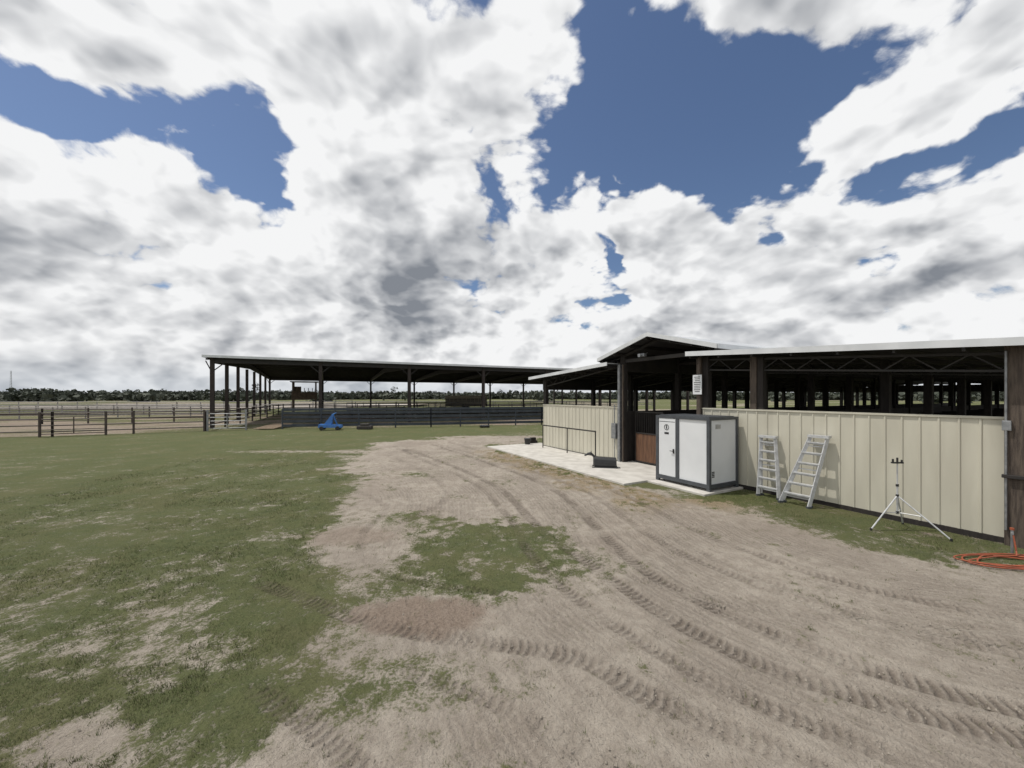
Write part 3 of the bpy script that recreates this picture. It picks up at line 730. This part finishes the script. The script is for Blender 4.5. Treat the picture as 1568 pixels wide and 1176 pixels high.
def field(blobs,base):
    acc=None
    for (u,v,rx,ry,ro,wt) in blobs:
        a0,b0=(u-HX)/FF,(HY-v)/FF; c,s=math.cos(R(ro)),math.sin(R(ro)); RX,RY=rx/FF,ry/FF
        v1=(c/RX,s/RX,-(c*a0+s*b0)/RX); v2=(-s/RY,c/RY,-(-s*a0+c*b0)/RY)
        d1=T.vm('DOT_PRODUCT',ab,v1); d2=T.vm('DOT_PRODUCT',ab,v2)
        q=T.m('MULTIPLY_ADD',d1,d1,T.m('MULTIPLY',d2,d2))
        f=T.m('SUBTRACT',1.0,q,clamp=True)
        acc=T.m('MULTIPLY_ADD',f,wt,base if acc is None else acc)
    return acc
COV=[ # direction blobs: azimuth-tangent u, elevation-tangent v, radii, rot, weight
 (50,150,210,75,-8,-.55),(310,170,170,100,-30,-.62),(1030,130,250,270,0,-.92),(800,220,120,130,0,-.45),(700,20,80,70,0,-.55),
 (925,400,32,130,-15,-.50),(1440,255,230,70,25,-.65),(1230,90,160,120,30,-.35),(1130,300,120,90,30,-.40),(420,250,80,50,-20,-.25),
 (1400,110,420,75,32,.42),(840,120,60,160,-15,.42),(560,160,170,300,8,.12),(1250,400,480,110,0,.12),(200,380,420,120,0,.12)]
DARK=[(700,380,180,120,-10,.9),(1240,410,270,70,0,.8),(70,400,250,55,0,.8),(130,525,430,50,0,.5),(500,60,120,60,0,.3),(1480,410,220,45,0,.7),(1480,100,190,40,33,.6),(400,475,170,40,0,.4),(590,230,90,60,0,.3),(130,30,220,50,0,.5),(320,330,120,40,-20,.35),(620,460,140,45,0,.5),(1060,470,160,25,0,.3)]
cov=field(COV,.89)
def puff(vec,det,vdet,vs=6.5):
    n1=T.noise(vec,2.7,det,.60)
    vo=T.N.new('ShaderNodeTexVoronoi'); vo.feature='F1'; vo.inputs['Scale'].default_value=vs; vo.inputs['Detail'].default_value=vdet; vo.inputs['Roughness'].default_value=.6; vo.inputs['Lacunarity'].default_value=2.3; T.L.new(vec,vo.inputs['Vector'])
    return T.m('ADD',T.m('MULTIPLY',T.m('SUBTRACT',n1,.5),2.5),T.m('MULTIPLY',T.m('SUBTRACT',1.0,vo.outputs['Distance']),.52))
p2=T.vm('ADD',p,T.vm('SCALE',wv,None,.16))
SH=(-.024,-.030,.030)
n_a=puff(p2,8,2.5)
s_a=puff(p2,4.2,1.8); s_b=puff(T.vm('ADD',p2,SH),4.2,1.8)
D1=T.m('ADD',T.m('ADD',cov,n_a),T.mr(sz,.0,.25,.20,0.0))
alpha=T.mr(D1,.40,.62)
relief=T.m('SUBTRACT',s_a,s_b)
dk=field(DARK,0.0)
thick=T.mr(D1,.60,1.45,-.04,.22)
wsep=T.N.new('ShaderNodeSeparateColor'); T.L.new(wn.outputs['Color'],wsep.inputs[0])
thick=T.m('ADD',thick,T.mr(wsep.outputs[0],.46,.64,0,.18))
fine=T.m('MULTIPLY',T.m('SUBTRACT',n_a,s_a),.45)
shade=T.m('SUBTRACT',T.m('MULTIPLY_ADD',relief,1.05,1.0),T.m('MULTIPLY_ADD',dk,.46,thick))
shade=T.m('ADD',shade,fine)
shade=T.m('MINIMUM',T.m('MAXIMUM',shade,.14),1.0)
ccol=T.mix(T.mr(shade,.14,.95,smooth=False),(.24,.26,.295),(.96,.965,.97))
ccol=T.mix(T.mr(sz,0,.09,.45,0.0),ccol,(.50,.56,.63))
tint=T.vm('MULTIPLY',sky.outputs[0],(1.0,.99,1.03))
b1=T.N.new('ShaderNodeBackground'); T.L.new(tint,b1.inputs[0]); b1.inputs[1].default_value=.086
b2=T.N.new('ShaderNodeBackground'); T.L.new(ccol,b2.inputs[0]); b2.inputs[1].default_value=.95
ms=T.N.new('ShaderNodeMixShader'); T.L.new(alpha,ms.inputs[0]); T.L.new(b1.outputs[0],ms.inputs[1]); T.L.new(b2.outputs[0],ms.inputs[2])
out=T.N.new('ShaderNodeOutputWorld'); T.L.new(ms.outputs[0],out.inputs[0])
# ------------------------------------------------------------------ camera
cam=bpy.data.cameras.new('camera'); co=bpy.data.objects.new('camera',cam); scene.collection.objects.link(co); scene.camera=co
co.location=(0,0,3.0); co.rotation_euler=(R(90),0,0)
cam.sensor_width=36; cam.lens=36*590/1568; cam.shift_y=18/1568; cam.clip_end=8000; cam.clip_start=.05
scene.view_settings.view_transform='Standard'; scene.view_settings.look='None'; scene.view_settings.exposure=0
